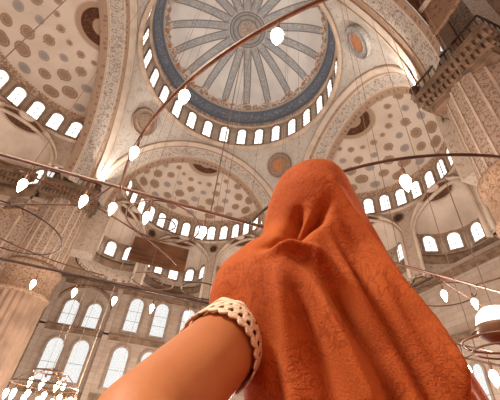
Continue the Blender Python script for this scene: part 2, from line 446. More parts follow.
# ------------------------------------------------------------------ arches, semidomes, exedrae
RS, YS = 10.2, 15.4
EX = {'north': (0, 58, -58), 'east': (3.5, 60, -55), 'west': (0, 58, -58), 'south': ()}
VIEW = dict(north='middle half dome', east='right half dome', west='left half dome', south='half dome overhead')
def lerp(a, b, t): return a+(b-a)*t
def build_side(side):
    X_ = side_xf(side); nm = VIEW[side]
    def arch(u, v, off=0):
        t = pi*u; hw = lerp(12.0, 10.4, v)+off; H = lerp(HA, 11.8, v)+off
        return (-hw*cos(t), lerp(12.0, YS, v), ZS+H*sin(t))
    # stepped soffit
    prof = [(0, 0), (.16, 0), (.16, .22), (.30, .22), (.30, .38), (.78, .38), (.78, .2), (.9, .2), (1, 0)]
    a = MB(); n = len(prof)-1
    a.quad_grid(lambda u, v: arch(u, prof[round(v*n)][0], prof[round(v*n)][1]), 72, n, uvfn=lambda u, v: (u*37, prof[round(v*n)][0]))
    a.xf(X_).build('arch', MT['arch'], label='broad painted arch framing the '+nm, cat='arch', kind=ST, smooth=False)
    a = MB(); pr = [(-.02, -.25), (-.3, -.3), (-.3, .05), (.1, .05)]
    a.quad_grid(lambda u, v: (lambda p, q: (p[0], p[1]+q[0]*.5, p[2]))(arch(u, 0, pr[round(v*3)][1]+.15), pr[round(v*3)]), 72, 3)
    a.xf(X_).build('arch_moulding', MT['trim'], label='thin raised moulding along the arch of the '+nm, cat='trim', kind=ST)
    a = MB(); a.quad_grid(lambda u, v: (lambda p: (p[0]*(1+v*.45), p[1]+.02, p[2]+v*2.2*sin(pi*u)))(arch(u, 1)), 48, 2)
    a.xf(X_).build('arch_wall', MT['spand_shade' if side == 'south' else 'spand'], label='plaster wall behind the arch of the '+nm, cat='wall', kind=ST)
    # cap
    ZB, HC = 30.4, 4.5
    a = MB(); a.quad_grid(lambda u, v: (-RS*sin(v*pi/2)*cos(pi*u), YS+RS*sin(v*pi/2)*sin(pi*u), ZB+HC*cos(v*pi/2)), 72, 26)
    a.xf(X_).build('semidome', MT['semi'], label={'north': 'beige half dome with brown roundels behind the hanging bulbs in the middle',
        'east': 'beige half dome with brown roundels right of the headscarf', 'west': 'beige half dome with brown roundels filling the upper left corner',
        'south': 'half dome overhead at the upper right corner'}[side], cat='half dome', kind=ST, thick=.4)
    ZL = 23.6 if side == 'south' else 17.6
    def wallcyl(u, v): t = pi*u; return (-RS*cos(t), YS+RS*sin(t), lerp(ZL, ZB, v))
    exs = [rad(e) for e in EX[side]]
    def keep(u, v):
        t = pi*u-pi/2; z = lerp(ZL, ZB, v)         # angle from axis, + toward +x
        if side == 'west' and t > rad(78) and z < 23.2: return False
        for e in exs:
            d = abs(t-e)*RS
            if d < 4.35 and z < 22.9+3.7*sqrt(max(0, 1-(d/4.35)**2)): return False
        return True
    a = MB(); a.quad_grid(wallcyl, 220, 80, keep=keep, uvfn=lambda u, v: (u*32, v*12.8))
    a.xf(X_).build('semidome_wall', MT['spand_shade' if side == 'south' else 'semidrum'], label='curved wall with windows below the '+nm, cat='wall', kind=ST, thick=-.25)
    a = MB(); a.quad_grid(lambda u, v: (lambda r_, z_: (-r_*cos(pi*u), YS+r_*sin(pi*u), z_))(RS-[0, .28, .28, 0][round(v*3)], 26.95+[0, .1, .3, .42][round(v*3)]), 72, 3)
    a.xf(X_).build('cornice', MT['trim'], label='moulding under the windows of the '+nm, cat='trim', kind=ST)
    f = SIDES[side]
    rzs = dict(north=0, east=-pi/2, west=pi/2, south=pi)[side]
    seq = list(range(-7, 8)) if side != 'south' else list(range(-3, 4))
    for k in seq:
        t = rad(12*k); x, y = f((RS-.03)*sin(t), YS+(RS-.03)*cos(t))
        put_window('semi', x, y, 27.6, rzs-t, 'bright small arched window in the ring of the %s, %s from its left end' % (nm, ORD[k-seq[0]]))
    for e, ex in zip(exs, EX[side]):
        cx, cy = 9.15*sin(e), YS+9.15*cos(e); R = 4.6
        pos = 'middle niche' if abs(ex) < 20 else ('right niche' if ex > 0 else 'left niche')
        def loc(u, r_, z_):                            # u 0..1 half turn around the exedra axis
            t = pi*u-pi/2+e; return (cx+r_*sin(t), cy+r_*cos(t), z_)
        a = MB(); a.quad_grid(lambda u, v: loc(u, R*sin(v*pi/2), 22.9+3.9*cos(v*pi/2)), 40, 14)
        a.xf(X_).build('conch', MT['conch'], label='small ribbed quarter dome of the %s under the %s' % (pos, nm), cat='quarter dome', kind=ST, thick=.2)
        a = MB(); a.quad_grid(lambda u, v: loc(u, R, lerp(17.6, 22.9, v)), 40, 4, keep=(lambda u, v: not (side == 'west' and ex == 58 and u > .75)), uvfn=lambda u, v: (u*14, v*5.3))
        a.xf(X_).build('niche_wall', MT['spand'], label='curved wall of the %s under the %s' % (pos, nm), cat='wall', kind=ST, thick=-.2)
        a = MB(); pr = [(0, 19.3), (.25, 19.5), (.45, 19.9), (.45, 20.15), (.2, 20.25), (0, 20.5)]
        a.quad_grid(lambda u, v: loc(u, R-pr[round(v*5)][0], pr[round(v*5)][1]), 40, 5)
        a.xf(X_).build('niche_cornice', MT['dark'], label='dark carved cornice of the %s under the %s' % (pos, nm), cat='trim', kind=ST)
        # mouth moulding on the cylinder
        pts = []
        for i in range(33):
            q = pi*i/32; d = -4.4*cos(q); z_ = 22.9+3.75*sin(q); t = e+d/RS
            pts.append(X_((RS-.05)*sin(t), YS+(RS-.05)*cos(t), z_))
        pts = [(pts[0][0], pts[0][1], 17.7)]+pts+([(pts[-1][0], pts[-1][1], 17.7)] if not (side == 'west' and ex == 58) else [])
        MB().tube(pts, .22, 6).build('niche_arch', MT['trim'], label='raised rim round the %s under the %s' % (pos, nm), cat='trim', kind=ST)
        for k in (-2, -1, 0, 1, 2):
            t = e+rad(33*k); x, y = f(cx+(R-.03)*sin(t), cy+(R-.03)*cos(t))
            put_window('ex', x, y, 20.9 + (.6 if side == 'north' and ex == 0 else 0), rzs-t, 'bright round-topped window of the %s under the %s, %s from its left' % (pos, nm, ORD[k+2]))
    # small roundels between the niches
    for q in ((29, -29) if side != 'south' else ()):
        t = rad(q); c = Vector(X_((RS-.02)*sin(t), YS+(RS-.02)*cos(t), 25.9)); dn = Vector(X_(-sin(t), -cos(t), 0)); dx = Vector((-dn.y, dn.x, 0))
        r_ = thing('roundel', c, 'small dark roundel between two niches of the %s, on the %s' % (nm, 'right' if q > 0 else 'left'), 'roundel', 'small roundels between niches', ST)
        p_ = [(0, .08), (.5, .08), (.52, .14), (.68, .12), (.72, -.15)]
        for nme, lo, hi, mt in (('disc', 0, 1, MT['iron2']), ('rim', 1, 4, MT['dark'])):
            a = MB(); n_ = hi-lo
            a.quad_grid(lambda u, v: (lambda p: c+dn*p[1]+(dx*cos(2*pi*u)+Vector((0, 0, 1))*sin(2*pi*u))*p[0])(p_[lo+round(v*n_)]), 24, n_, True).build(nme, mt, r_)
    if side == 'south': return
    for sg in (-1, 1):
        if side == 'west' and sg == 1: continue
        a = MB(); xs = sorted((sg*10.1, sg*13.0)); a.box((xs[0], 15.3, 16.6), (xs[1], 17.4, 26)); a.xf(X_).build('jamb_wall', MT['spand'], label='narrow wall joining the %s to its %s pier' % (nm, 'right' if sg > 0 else 'left'), cat='wall', kind=ST, smooth=False)
    # gallery soffit and outer wall
    def kp(u, v):
        x, y = lerp(-26, 26, u), lerp(15.5, 26, v)
        if abs(x) > y+.3 or (abs(x) < 18 and abs(x) > 10.4 and y < 17.2) or hypot(x, y-YS) < RS and y >= YS or (y < YS and abs(x) < 10.4): return False
        for e in exs:
            if hypot(x-9.15*sin(e), y-YS-9.15*cos(e)) < 4.6: return False
        return True
    a = MB(); a.quad_grid(lambda u, v: (lerp(-26, 26, u), lerp(15.5, 26, v), 17.6), 208, 54, keep=kp)
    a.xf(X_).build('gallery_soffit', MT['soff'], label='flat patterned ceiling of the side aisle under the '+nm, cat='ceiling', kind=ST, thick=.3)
    a = MB(); a.box((-26, 26, -Z), (26, 26.6, 18.0)); a.xf(X_).build('wall_'+side, MT['wallz'], label='tall stone outer wall with rows of windows below the '+nm, cat='wall', kind=ST, smooth=False)
    for n_, (z0, d) in enumerate(((10.95, .5), (17.0, .6), (4.2, .4))):
        a = MB(); a.box((-25.9, 26-d, z0), (25.9, 26.02, z0+.22)); a.box((-25.9, 26-d*.6, z0-.22), (25.9, 26.02, z0)); a.box((-25.9, 26-d*.3, z0-.4), (25.9, 26.02, z0-.22))
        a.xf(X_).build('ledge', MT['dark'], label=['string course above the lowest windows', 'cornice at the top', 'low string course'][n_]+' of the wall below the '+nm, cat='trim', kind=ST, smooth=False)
for s_ in ('north', 'east', 'west', 'south'): build_side(s_)

a = MB(); a.box((-26, -27, -Z), (20, -26.4, 23.7)); a.build('wall_south', MT['wallz'], label='stone wall behind the viewer', cat='wall', kind=ST, smooth=False)
# wall windows
def wall_win(kind, x, z, lab, side='north'):
    h = KINDS[kind][1]; px, py = SIDES[side](x, 25.98); put_window(kind, px, py, z-h/2, dict(north=0, east=-pi/2, west=pi/2)[side], lab)
wall_win('mid', -11.75, 12.95, 'left of two lattice windows inside the blind arch at lower left')
wall_win('mid', -8.95, 13.0, 'right of two lattice windows inside the blind arch at lower left')
wall_win('tall', -3.95, 14.1, 'tall lattice window just right of the blind arch, above the ledge')
wall_win('tall', -.45, 14.1, 'tall lattice window above the ledge, middle of the three beside the sleeve')
wall_win('tall', 3.35, 14.1, 'tall lattice window above the ledge nearest the lace sleeve')
wall_win('tall', 7.0, 14.1, 'tall lattice window above the ledge hidden behind the headscarf')
wall_win('low', -11.75, 7.45, 'lower lattice window next to the fluted pier at lower left')
wall_win('low', -8.85, 7.6, 'lower lattice window second from the fluted pier')
wall_win('low', -4.1, 7.6, 'lower lattice window just above the bare arm')
wall_win('low', -.6, 7.6, 'lower lattice window behind the bare arm')
wall_win('slim', -1.7, 6.4, 'slim bluish lattice window at the lower right corner', 'east')
# blind arch on north wall
a = MB(); pts = [(-14.1, 25.95, 11.2)]+[(-10.35-3.75*cos(pi*i/24), 25.95, 13.0+3.6*sin(pi*i/24)) for i in range(25)]+[(-6.6, 25.95, 11.2)]
a.tube(pts, .22, 6).build('blind_arch', MT['dark'], label='round blind arch moulding enclosing two windows at lower left', cat='trim', kind=ST)
a = MB()
for x in (-14.1, -6.6, 5.2): a.box((x-.35, 25.5, -Z), (x+.35, 26.02, 17.0))
a.build('pilaster', MT['wallz'], label='flat stone pilasters of the wall at lower left', cat='trim', kind=ST, smooth=False)

# ------------------------------------------------------------------ piers
def pier(sx, sy, lab):
    cx, cy = 14.5*sx, 14.5*sy
    root = thing('pier', (cx, cy, -Z), lab, 'pier', None, ST)
    a = MB(); nf = 26
    a.quad_grid(lambda u, v: (lambda r_: (cx+r_*cos(2*pi*u), cy+r_*sin(2*pi*u), lerp(-Z, 10.2, v)))(2.5-.16*abs(cos(u*pi*nf))**3), nf*10, 4, True).build('fluted_shaft', MT['flute'], root)
    a = MB().revolve([(2.4, 10.1), (2.62, 10.2), (2.7, 10.45), (2.55, 10.6), (2.55, 12.4), (2.62, 12.5), (2.75, 12.8), (2.75, 13.1), (2.6, 13.25), (2.45, 13.4)], 60, (cx, cy)).build('capital_band', MT['soff'], root)
    a = MB().revolve([(2.45, 13.3), (2.45, 20.6)], 60, (cx, cy)).build('tiled_shaft', MT['shaft'], root)
    a = MB()
    for i in range(20):
        q = 2*pi*i/20; a.box((-.07, -.05, 13.4), (.07, .05, 20.4), Matrix.Rotation(q, 3, 'Z'), (cx+2.46*sin(q), cy-2.46*cos(q), 0))
    a.build('shaft_ribs', MT['trim'], root, smooth=False)
    a = MB()
    for k, (z0, h, e) in enumerate(((20.2, .5, 2.35), (20.7, .55, 2.55), (21.25, .55, 2.8), (21.8, .25, 3.0), (22.05, .45, 2.9))):
        a.box((cx-e, cy-e, z0), (cx+e, cy+e, z0+h))
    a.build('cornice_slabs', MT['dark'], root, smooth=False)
    a = MB()
    for k, (z0, h, e) in enumerate(((20.75, .45, 2.62), (21.3, .45, 2.88))):
        for i in range(14):
            p_ = -e+(i+.5)*2*e/14
            for R_ in range(4):
                a.box((p_-.11, -e-.12, z0), (p_+.11, -e+.1, z0+h), Matrix.Rotation(R_*pi/2, 3, 'Z'), (cx, cy, 0))
    a.build('cornice_brackets', MT['dark'], root, smooth=False)
    a = MB()
    e = 2.95
    for R_ in range(4):
        rm = Matrix.Rotation(R_*pi/2, 3, 'Z')
        for i in range(12):
            p_ = -e+(i+.5)*2*e/12; a.box((p_-.03, -e-.03, 22.5), (p_+.03, -e+.03, 23.25), rm, (cx, cy, 0))
        a.box((-e, -e-.05, 23.2), (e, -e+.05, 23.32), rm, (cx, cy, 0))
    a.build('ledge_railing', MT['iron2'], root, smooth=False)
    a = MB(); a.box((cx-2.4, cy-2.4, 22.4), (cx+2.4, cy+2.4, 35)); 
    core = MB(); 
    lo, hi = 12.3, 16.9
    xs = sorted((sx*12.9, sx*16.9)); ys = sorted((sy*15.5, sy*16.9)); core.box((xs[0], ys[0], 22.4), (xs[1], ys[1], 34))
    xs = sorted((sx*15.5, sx*16.9)); ys = sorted((sy*12.9, sy*15.5)); core.box((xs[0], ys[0], 22.4), (xs[1], ys[1], 34))
    core.build('upper_masonry', MT['shaft'], root, smooth=False)
def flank():
    t = thing('flank_wall', (-19.5, 14.8, -Z), 'wide tiled wall with carved cornice joining the left pier to the outer wall', 'wall', None, ST)
    a = MB(); a.box((-26, 12.7, 10.3), (-14, 16.5, 20.3)); a.build('wall_field', MT['shaft'], t, smooth=False)
    a = MB(); a.box((-26, 12.55, 10.3), (-12.9, 12.8, 11.0)); a.box((-26, 12.6, 19.8), (-12.9, 12.8, 20.2)); a.box((-13.3, 12.55, 10.3), (-13.0, 12.8, 20.2)); a.box((-14.1, 12.6, 10.3), (-13.9, 12.8, 20.2))
    a.box((-17.6, 12.6, 10.3), (-17.4, 12.8, 20.2)); a.build('wall_border', MT['trim'], t, smooth=False)
    a = MB()
    for z0, h, e in ((20.2, .5, .1), (20.7, .55, .35), (21.25, .55, .6), (21.8, .25, .8), (22.05, .45, .75)): a.box((-26, 12.3-e, z0), (-17.3, 16, z0+h))
    a.build('cornice_slabs', MT['dark'], t, smooth=False)
    a = MB()
    for z0, h, e in ((20.75, .45, .42), (21.3, .45, .68)):
        for i in range(20): x = -25.8+i*.42; a.box((x-.11, 12.3-e-.1, z0), (x+.11, 12.3-e+.1, z0+h))
    a.build('cornice_brackets', MT['dark'], t, smooth=False)
flank()
pier(-1, 1, 'huge round pier with fluted base and tiled shaft at the left edge')
pier(1, 1, 'huge round pier hidden behind the orange headscarf')
pier(1, -1, 'huge round pier with railed cornice at the right edge')

a = MB(); a.box((16.9, -32, 17.4), (17.5, -16.6, 36)); a.build('aisle_wall', MT['spand_shade'], label='shade-darkened brown upper wall at the top right corner of the picture', cat='wall', kind=ST, smooth=False)
# floodlights on the cornices washing the arches
def flood(c, aim, lab):
    t = thing('floodlight', c, lab, 'floodlight', 'floodlights on the pier cornices'); c = Vector(c); d = (Vector(aim)-c).normalized()
    a = MB(); a.tube([c, c+Vector((0, 0, .35))], .05, 8); a.build('bracket', MT['iron2'], t)
    h = c+Vector((0, 0, .45)); a = MB(); a.tube([h-d*.3, h-d*.25, h, h+d*.25, h+d*.3], [.12, .25, .3, .36, .36], 16); a.build('housing', MT['iron2'], t)
    k = M('lit floodlight glass'); k.base((255, 250, 240)).emit((255, 248, 236), 6)
    a = MB(); a.tube([h+d*.3, h+d*.34], [.32, .3], 16); a.build('lens', k.m, t)
    light('floodlight_beam', 'SPOT', h+d*.5, 4000, (1, .95, .88), .3, h+d*5, 75).parent = None
flood((-11.7, 11.75, 22.5), (-11.5, 12.0, 31), 'glaring floodlight on the left pier cornice')
flood((11.7, -11.75, 22.5), (12.1, -10.6, 31), 'glaring floodlight on the right pier cornice')


# ------------------------------------------------------------------ floor patch
a = MB(); a.box((-12, -30, -Z-.3), (8, -15, -Z)); a.build('floor', MT['carpet'], label='red carpeted floor below the picture edge', cat='floor', kind=ST, smooth=False)

# ------------------------------------------------------------------ wooden board at the niches
k = M('brown stained wood', .45, .4); gr = k.noise(1.0, 5, dist=.6)
wv = ((k.z*9.0 + k.noise(.9, 3)*5.0).sin()*.5+.5)
k.base(k.mix(k.noise(.35, 2).step(.35, .65), k.mix(wv, (98, 60, 36), (80, 47, 28)), (122, 78, 48)))
b = thing('wooden_panel', (-3, 22.4, 19.9), 'wide brown wooden panel hung in front of the niches under the middle half dome', 'panel')
for i in range(4):
    a = MB(); z0 = 19.95+i*.94; a.box((-6.9, 22.3, z0), (.96, 22.42, z0+.93)); a.build('plank', k.m, b, smooth=False)
for x in (-6.6, -3.0, .7):
    a = MB(); a.box((x-.12, 22.42, 19.95), (x+.12, 22.55, 23.75)); a.build('batten', MT['dark'], b, smooth=False)
    MB().tube([(x, 22.48, 23.6), (x, 22.48, 30.45+4.5*sqrt(1-(hypot(x, 22.48-YS)/RS)**2))], .03, 6).build('suspension_cable', MT['wire'], b)

# ------------------------------------------------------------------ chandeliers
kb = M('glowing bulb glass'); kb.base((255, 246, 230)).emit((255, 236, 206), 14.0); BULB = kb.m
kg = M('clear lamp glass', .05, .5); kg.base((235, 220, 205)); kg.b.inputs['Transmission Weight'].default_value = .85; GLASS = kg.m
def P2(x, y, z=2.0): return Vector((CAM.x+2*x, CAM.y+2*y, z))
def bulb_proto(top):
    a = MB().revolve([(.001, -.16), (.012, -.145), (.03, -.10), (.043, -.055), (.044, -.025), (.034, .0), (.018, .015), (.001, .02)], 14)
    o = a.build('bulb', BULB, local=True)
    c = MB().revolve([(.001, .10), (.017, .095), (.02, .02), (.016, .005), (.001, .003)], 10); c.build('socket', MT['iron'], o, local=True)
    c = MB().tube([(0, 0, .09), (.004, 0, (.09+top)/2), (0, 0, top)], .006, 6); c.build('hook', MT['iron'], o, local=True)
    return o
BP = {}
def bulb(parent, p, sc=.8, drop=.165):
    top = round(drop/sc, 3)
    if top not in BP: BP[top] = o = bulb_proto(top)
    else: o = copy_tree(BP[top])
    o.parent = parent; o.location = Vector(p)-Vector(parent['org'])-Vector((0, 0, drop)); o.scale = (sc, sc, sc); return o
def arc(c, R, a0, a1, z, n=48): return [(c[0]+R*cos(rad(lerp(a0, a1, i/n))), c[1]+R*sin(rad(lerp(a0, a1, i/n))), z) for i in range(n+1)]
cc = P2(1.39, 1.485)
ch = thing('chandelier', (cc.x, cc.y, 2.0), 'huge low iron chandelier with half rings, cross bars and bulbs above the headscarf', 'chandelier')
a = MB().tube(arc(cc, 3.3, 182, 358, 2.0, 90), .015, 10); a.build('outer_ring', MT['iron'], ch)
a = MB().tube(arc(cc, 1.94, 184, 356, 2.0, 72), .014, 10); a.build('inner_ring', MT['iron2'], ch)
yb = CAM.y+2*1.42; yc = CAM.y+2*2.69
a = MB().tube([(CAM.x-3.2, yb, 2.0), (CAM.x+9, yb, 2.0)], .017, 10); a.build('cross_bar', MT['iron'], ch)
a = MB().tube([(CAM.x-4.2, yc, 2.0), (CAM.x+9, yc, 2.0)], .022, 10); a.build('cross_bar', MT['iron2'], ch)
def circ_part(x, y, R, r_, nm='scroll_ring', a0=0, a1=360, mt='iron2'):
    c = P2(x, y); pts = arc(c, 2*R, a0, a1, 2.0, 48)
    if a1-a0 == 360: MB().tube(pts[:-1], r_, 8, True).build(nm, MT[mt], ch)
    else: MB().tube(pts, r_, 8).build(nm, MT[mt], ch)
circ_part(-.93, 2.17, .33, .009); circ_part(-.02, 1.64, .205, .009, mt='iron'); circ_part(-.01, 1.65, .06, .007)
circ_part(.02, 2.49, .155, .011, mt='iron'); circ_part(.02, 2.5, .07, .008); circ_part(.40, 2.47, .16, .010)
circ_part(1.9, 1.63, .2, .008); circ_part(-.30, 1.46, 1.12, .009, 'scroll_arm', 92, 135, 'iron'); circ_part(-1.14, 3.02, 1.56, .009, 'scroll_arm', 285, 325, 'iron')
MB().tube([P2(-1.3, 2.07), P2(-.44, 1.665), P2(-.30, 1.42)], .011, 8).build('scroll_arm', MT['iron'], ch)
MB().tube([P2(1.62, 1.42), P2(1.84, 1.51), P2(2.3, 1.66), P2(2.9, 2.0), P2(3.2, 2.69)], .012, 8).build('scroll_arm', MT['iron'], ch)
MB().tube([P2(1.95, 1.42), P2(2.0, 1.2), P2(2.2, .95)], .012, 8).build('scroll_arm', MT['iron'], ch)
for x in (-1.30, -.78, -.52, -.20, .36, .91, 1.5, 2.0, 2.6, 3.33, 3.79, 4.4, 5.0): bulb(ch, (CAM.x+x, yb, 2.0), .8, .21)
for x in (-2.7, -2.1, -1.58, -1.01, -.43, .14, .7, 1.3, 2, 3, 4, 5): bulb(ch, (CAM.x+x, yc, 2.0), .8, .22)
for q in (220.8, 208.5, 196, 236, 254, 272, 290, 308, 326, 344): bulb(ch, (cc.x+3.3*cos(rad(q)), cc.y+3.3*sin(rad(q)), 2.0), .8, .15)
for q in (232.8, 273, 313): bulb(ch, (cc.x+1.94*cos(rad(q)), cc.y+1.94*sin(rad(q)), 2.0), .9, .2)
def under_south(x, y): return 30.4+4.5*sqrt(max(0, 1-(hypot(x, y+YS)/RS)**2))
for x, y in ((CAM.x-2.2, yb), (CAM.x+.4, yb), (cc.x, yb), (cc.x+3.3, yb), (cc.x+3.3*cos(rad(225)), cc.y+3.3*sin(rad(225))), (CAM.x-2.5, yc), (CAM.x+1, yc), (CAM.x+5, yc)):
    MB().tube([(x, y, 2.0), (x, y, under_south(x, y)+.1)], .006, 6).build('suspension_cable', MT['wire'], ch)

# great ring in the middle of the hall
bc = thing('chandelier', (0, 0, .8), 'great ring chandelier under the central dome with cables reaching up into the dome', 'chandelier')
MB().tube(arc((0, 0), 7.0, 0, 360, .8, 96)[:-1], .05, 8, True).build('outer_ring', MT['iron'], bc)
MB().tube(arc((0, 0), 4.2, 0, 360, .8, 72)[:-1], .04, 8, True).build('inner_ring', MT['iron'], bc)
for i in range(4):
    q = pi*i/4; MB().tube([(-7*cos(q), -7*sin(q), .8), (7*cos(q), 7*sin(q), .8)], .03, 8).build('spoke', MT['iron'], bc)
for i in range(24):
    q = 2*pi*i/24; bulb(bc, (7*cos(q), 7*sin(q), .8), 1.6, .4)
for i in range(10):
    q = 2*pi*i/10+.2; R_ = 7.0; zt = 40.3+6.9*sqrt(1-(R_/RD)**2)
    MB().tube([(R_*cos(q), R_*sin(q), .8), (R_*cos(q), R_*sin(q), zt+.05)], .012, 6).build('suspension_cable', MT['wire'], bc)

# small many-bulbed chandelier at lower left
t = thing('chandelier', (CAM.x-2.55, CAM.y+15.6, 1.5), 'small round chandelier crowded with bulbs at the lower left corner', 'chandelier')
o_ = Vector((CAM.x-2.55, CAM.y+15.6, 1.5))
MB().tube(arc(o_, 1.15, 0, 360, o_.z, 48)[:-1], .03, 8, True).build('outer_ring', MT['iron'], t)
MB().tube(arc(o_, .6, 0, 360, o_.z+.45, 36)[:-1], .03, 8, True).build('inner_ring', MT['iron'], t)
for i in range(5):
    q = 2*pi*i/5; MB().tube([(o_.x+1.15*cos(q), o_.y+1.15*sin(q), o_.z), (o_.x+.6*cos(q), o_.y+.6*sin(q), o_.z+.45), (o_.x, o_.y, o_.z+.6)], .014, 6).build('arm', MT['iron'], t)
for i in range(14): q = 2*pi*i/14; bulb(t, (o_.x+1.15*cos(q), o_.y+1.15*sin(q), o_.z), 1.7, .3)
for i in range(7): q = 2*pi*i/7+.2; bulb(t, (o_.x+.6*cos(q), o_.y+.6*sin(q), o_.z+.45), 1.6, .3)
MB().tube([o_+Vector((0, 0, .58)), (o_.x, o_.y, 40.3+6.9*sqrt(1-(hypot(o_.x, o_.y)/RD)**2))], .012, 6).build('suspension_cable', MT['wire'], t)

# bowl lamp at the right edge
L0 = Vector((CAM.x+2.75, CAM.y+1.92, 1.0))
t = thing('hanging_lamp', L0, 'hanging bowl lamp with glowing glass and wire hoops at the right edge beside the headscarf', 'hanging lamp')
MB().revolve([(.01, -.10), (.08, -.095), (.15, -.06), (.175, .0), (.18, .02), (.17, .03), (.14, -.02), (.01, -.05)], 32, (L0.x, L0.y)).xf(lambda x, y, z: (x, y, z+L0.z)).build('bowl', plain('brown glazed bowl', (122, 90, 68), .4, .1, 8), t)
ks = M('glowing lamp glass'); ks.base((255, 250, 240)).emit((255, 244, 224), .9)
MB().revolve([(.15, .0), (.16, .05), (.14, .12), (.09, .17), (.03, .19), (.001, .19)], 32, (L0.x, L0.y)).xf(lambda x, y, z: (x, y, z+L0.z)).build('glass_dome', ks.m, t)
MB().tube(arc(L0, .30, 0, 360, L0.z-.10, 40)[:-1], .010, 8, True).build('hoop', MT['iron'], t)
MB().tube(arc(L0, .24, 0, 360, L0.z-.16, 40)[:-1], .008, 8, True).build('hoop', MT['iron'], t)
for i in range(4):
    q = pi/4+pi*i/2; MB().tube([(L0.x+.17*cos(q), L0.y+.17*sin(q), L0.z), (L0.x+.3*cos(q), L0.y+.3*sin(q), L0.z-.10), (L0.x+.24*cos(q), L0.y+.24*sin(q), L0.z-.16)], .006, 6).build('hoop_arm', MT['iron'], t)
MB().tube([L0+Vector((0, 0, .18)), (L0.x, L0.y, under_south(L0.x, L0.y)+.1)], .005, 6).build('suspension_cable', MT['wire'], t)
L1 = Vector((CAM.x+3.44*.9, CAM.y+2.92*.9, .9))
t = thing('hanging_lamp', L1+Vector((.2, 0, .2)), 'plain wire hung with two small bulbs at the lower right corner', 'hanging lamp')
MB().tube([L1+Vector((-.15, 0, .2)), L1+Vector((.55, 0, .2))], .008, 8).build('bar', MT['iron'], t)
bulb(t, L1+Vector((0, 0, .2)), .9, .2); bulb(t, L1+Vector((.33, 0, .2)), .9, .2)
q = L1+Vector((.2, 0, .2)); MB().tube([q, (q.x, q.y, under_south(q.x, q.y)+.1)], .005, 6).build('suspension_cable', MT['wire'], t)

# ------------------------------------------------------------------ the woman
Fv = Vector((sin(YAW), cos(YAW), 0)); Rv = Vector((cos(YAW), -sin(YAW), 0)); D0 = 0.505
def B(s, f, z): return CAM + Rv*s + Fv*(D0+f) + Vector((0, 0, z))
def C_(x, y, d): return CAM + r2*x + u2*y + fw*d
AX = .142
sk = M('warm skin', .5, .35); c_ = sk.mix(sk.noise(9, 3).step(.35, .7), (186, 118, 72), (174, 104, 60)); c_ = sk.mix(sk.noise(120, 2).step(.4, .7)*.2, c_, (170, 100, 66))
sk.base(c_).bump(sk.noise(220, 2), .12, .002); sk.b.inputs['Subsurface Weight'].default_value = .12; sk.b.inputs['Subsurface Radius'].default_value = (.01, .004, .002); SKIN = sk.m
pr = thing('person', B(AX, 0, -Z), 'woman seen from behind in an orange headscarf, one bare arm reaching back towards the viewer', 'person')
def capsule(mb, p, q, r0, r1, n=16):
    p, q = Vector(p), Vector(q); d = (q-p); L = d.length; t = d.normalized(); a = t.orthogonal().normalized(); c = t.cross(a); b = len(mb.v)
    rings = [(-r0*cos(k), r0*sin(k)) for k in (.15, .5, .9, 1.3)]+[(L*i/4, r0+(r1-r0)*i/4) for i in range(5)]+[(L+r1*sin(k), r1*cos(k)) for k in (.3, .7, 1.1, 1.42)]
    for h, r_ in rings:
        for j in range(n): x = 2*pi*j/n; mb.v.append(tuple(p+t*h+(a*cos(x)+c*sin(x))*r_))
    for i in range(len(rings)-1):
        for j in range(n): mb.f.append((b+i*n+j, b+i*n+(j+1) % n, b+(i+1)*n+(j+1) % n, b+(i+1)*n+j)); mb.uv.append([(0, 0)]*4)
    mb.f.append(tuple(b+j for j in range(n))[::-1]); mb.uv.append([(0, 0)]*n)
    mb.f.append(tuple(b+(len(rings)-1)*n+j for j in range(n))); mb.uv.append([(0, 0)]*n)
def ellip(mb, c, ax, n=24, m_=14):
    b = len(mb.v)
    def fn(u, v):
        th = .02+v*(pi-.04); return c + ax[0]*(sin(th)*cos(2*pi*u)) + ax[1]*(sin(th)*sin(2*pi*u)) + ax[2]*cos(th)
    mb.quad_grid(fn, n, m_, True); 
    mb.f.append(tuple(b+j for j in range(n))[::-1] if False else tuple(b+j for j in range(n))); mb.uv.append([(0, 0)]*n)
    mb.f.append(tuple(b+m_*n+j for j in range(n))[::-1]); mb.uv.append([(0, 0)]*n)
body = MB(); UPv = Vector((0, 0, 1))
AXH = .120
ellip(body, B(AXH, .005, .395), (Rv*.068, Fv*.088, UPv*.1))              # skull
ellip(body, B(AXH, .05, .335), (Rv*.055, Fv*.055, UPv*.075))               # face and jaw
capsule(body, B(AXH, .093, .375), B(AXH, .104, .352), .011, .014)           # nose
for s_ in (-1, 1): ellip(body, B(AXH+s_*.070, .0, .375), (Rv*.009, Fv*.018, UPv*.03), 12, 8)   # ears
capsule(body, B(AXH, 0, .32), B(AX, -.01, .20), .052, .058)                # neck
SHL, SHR = B(.012, -.005, .158), B(.268, .01, .158)
capsule(body, SHL, B(AX, -.01, .21), .052, .06); capsule(body, SHR, B(AX, -.01, .21), .052, .06)
for z0, hw, fd in ((.15, .108, .085), (.05, .104, .088), (-.08, .098, .085), (-.2, .11, .092), (-.28, .115, .095)):
    ellip(body, B(AX, .0, z0), (Rv*hw, Fv*fd*.88, UPv*.12))
ELB = C_(-.088, -.182, .262); WR = C_(-.055, -.20, .05)
capsule(body, SHL, SHL.lerp(ELB, .5), .049, .045); capsule(body, SHL.lerp(ELB, .5), ELB, .045, .042)
capsule(body, ELB, ELB.lerp(WR, .4), .042, .038); capsule(body, ELB.lerp(WR, .4), WR, .038, .026)
ELR, WRR = B(.305, .07, -.09), B(.21, .23, -.02)
capsule(body, SHR, ELR, .046, .04); capsule(body, ELR, WRR, .038, .026)
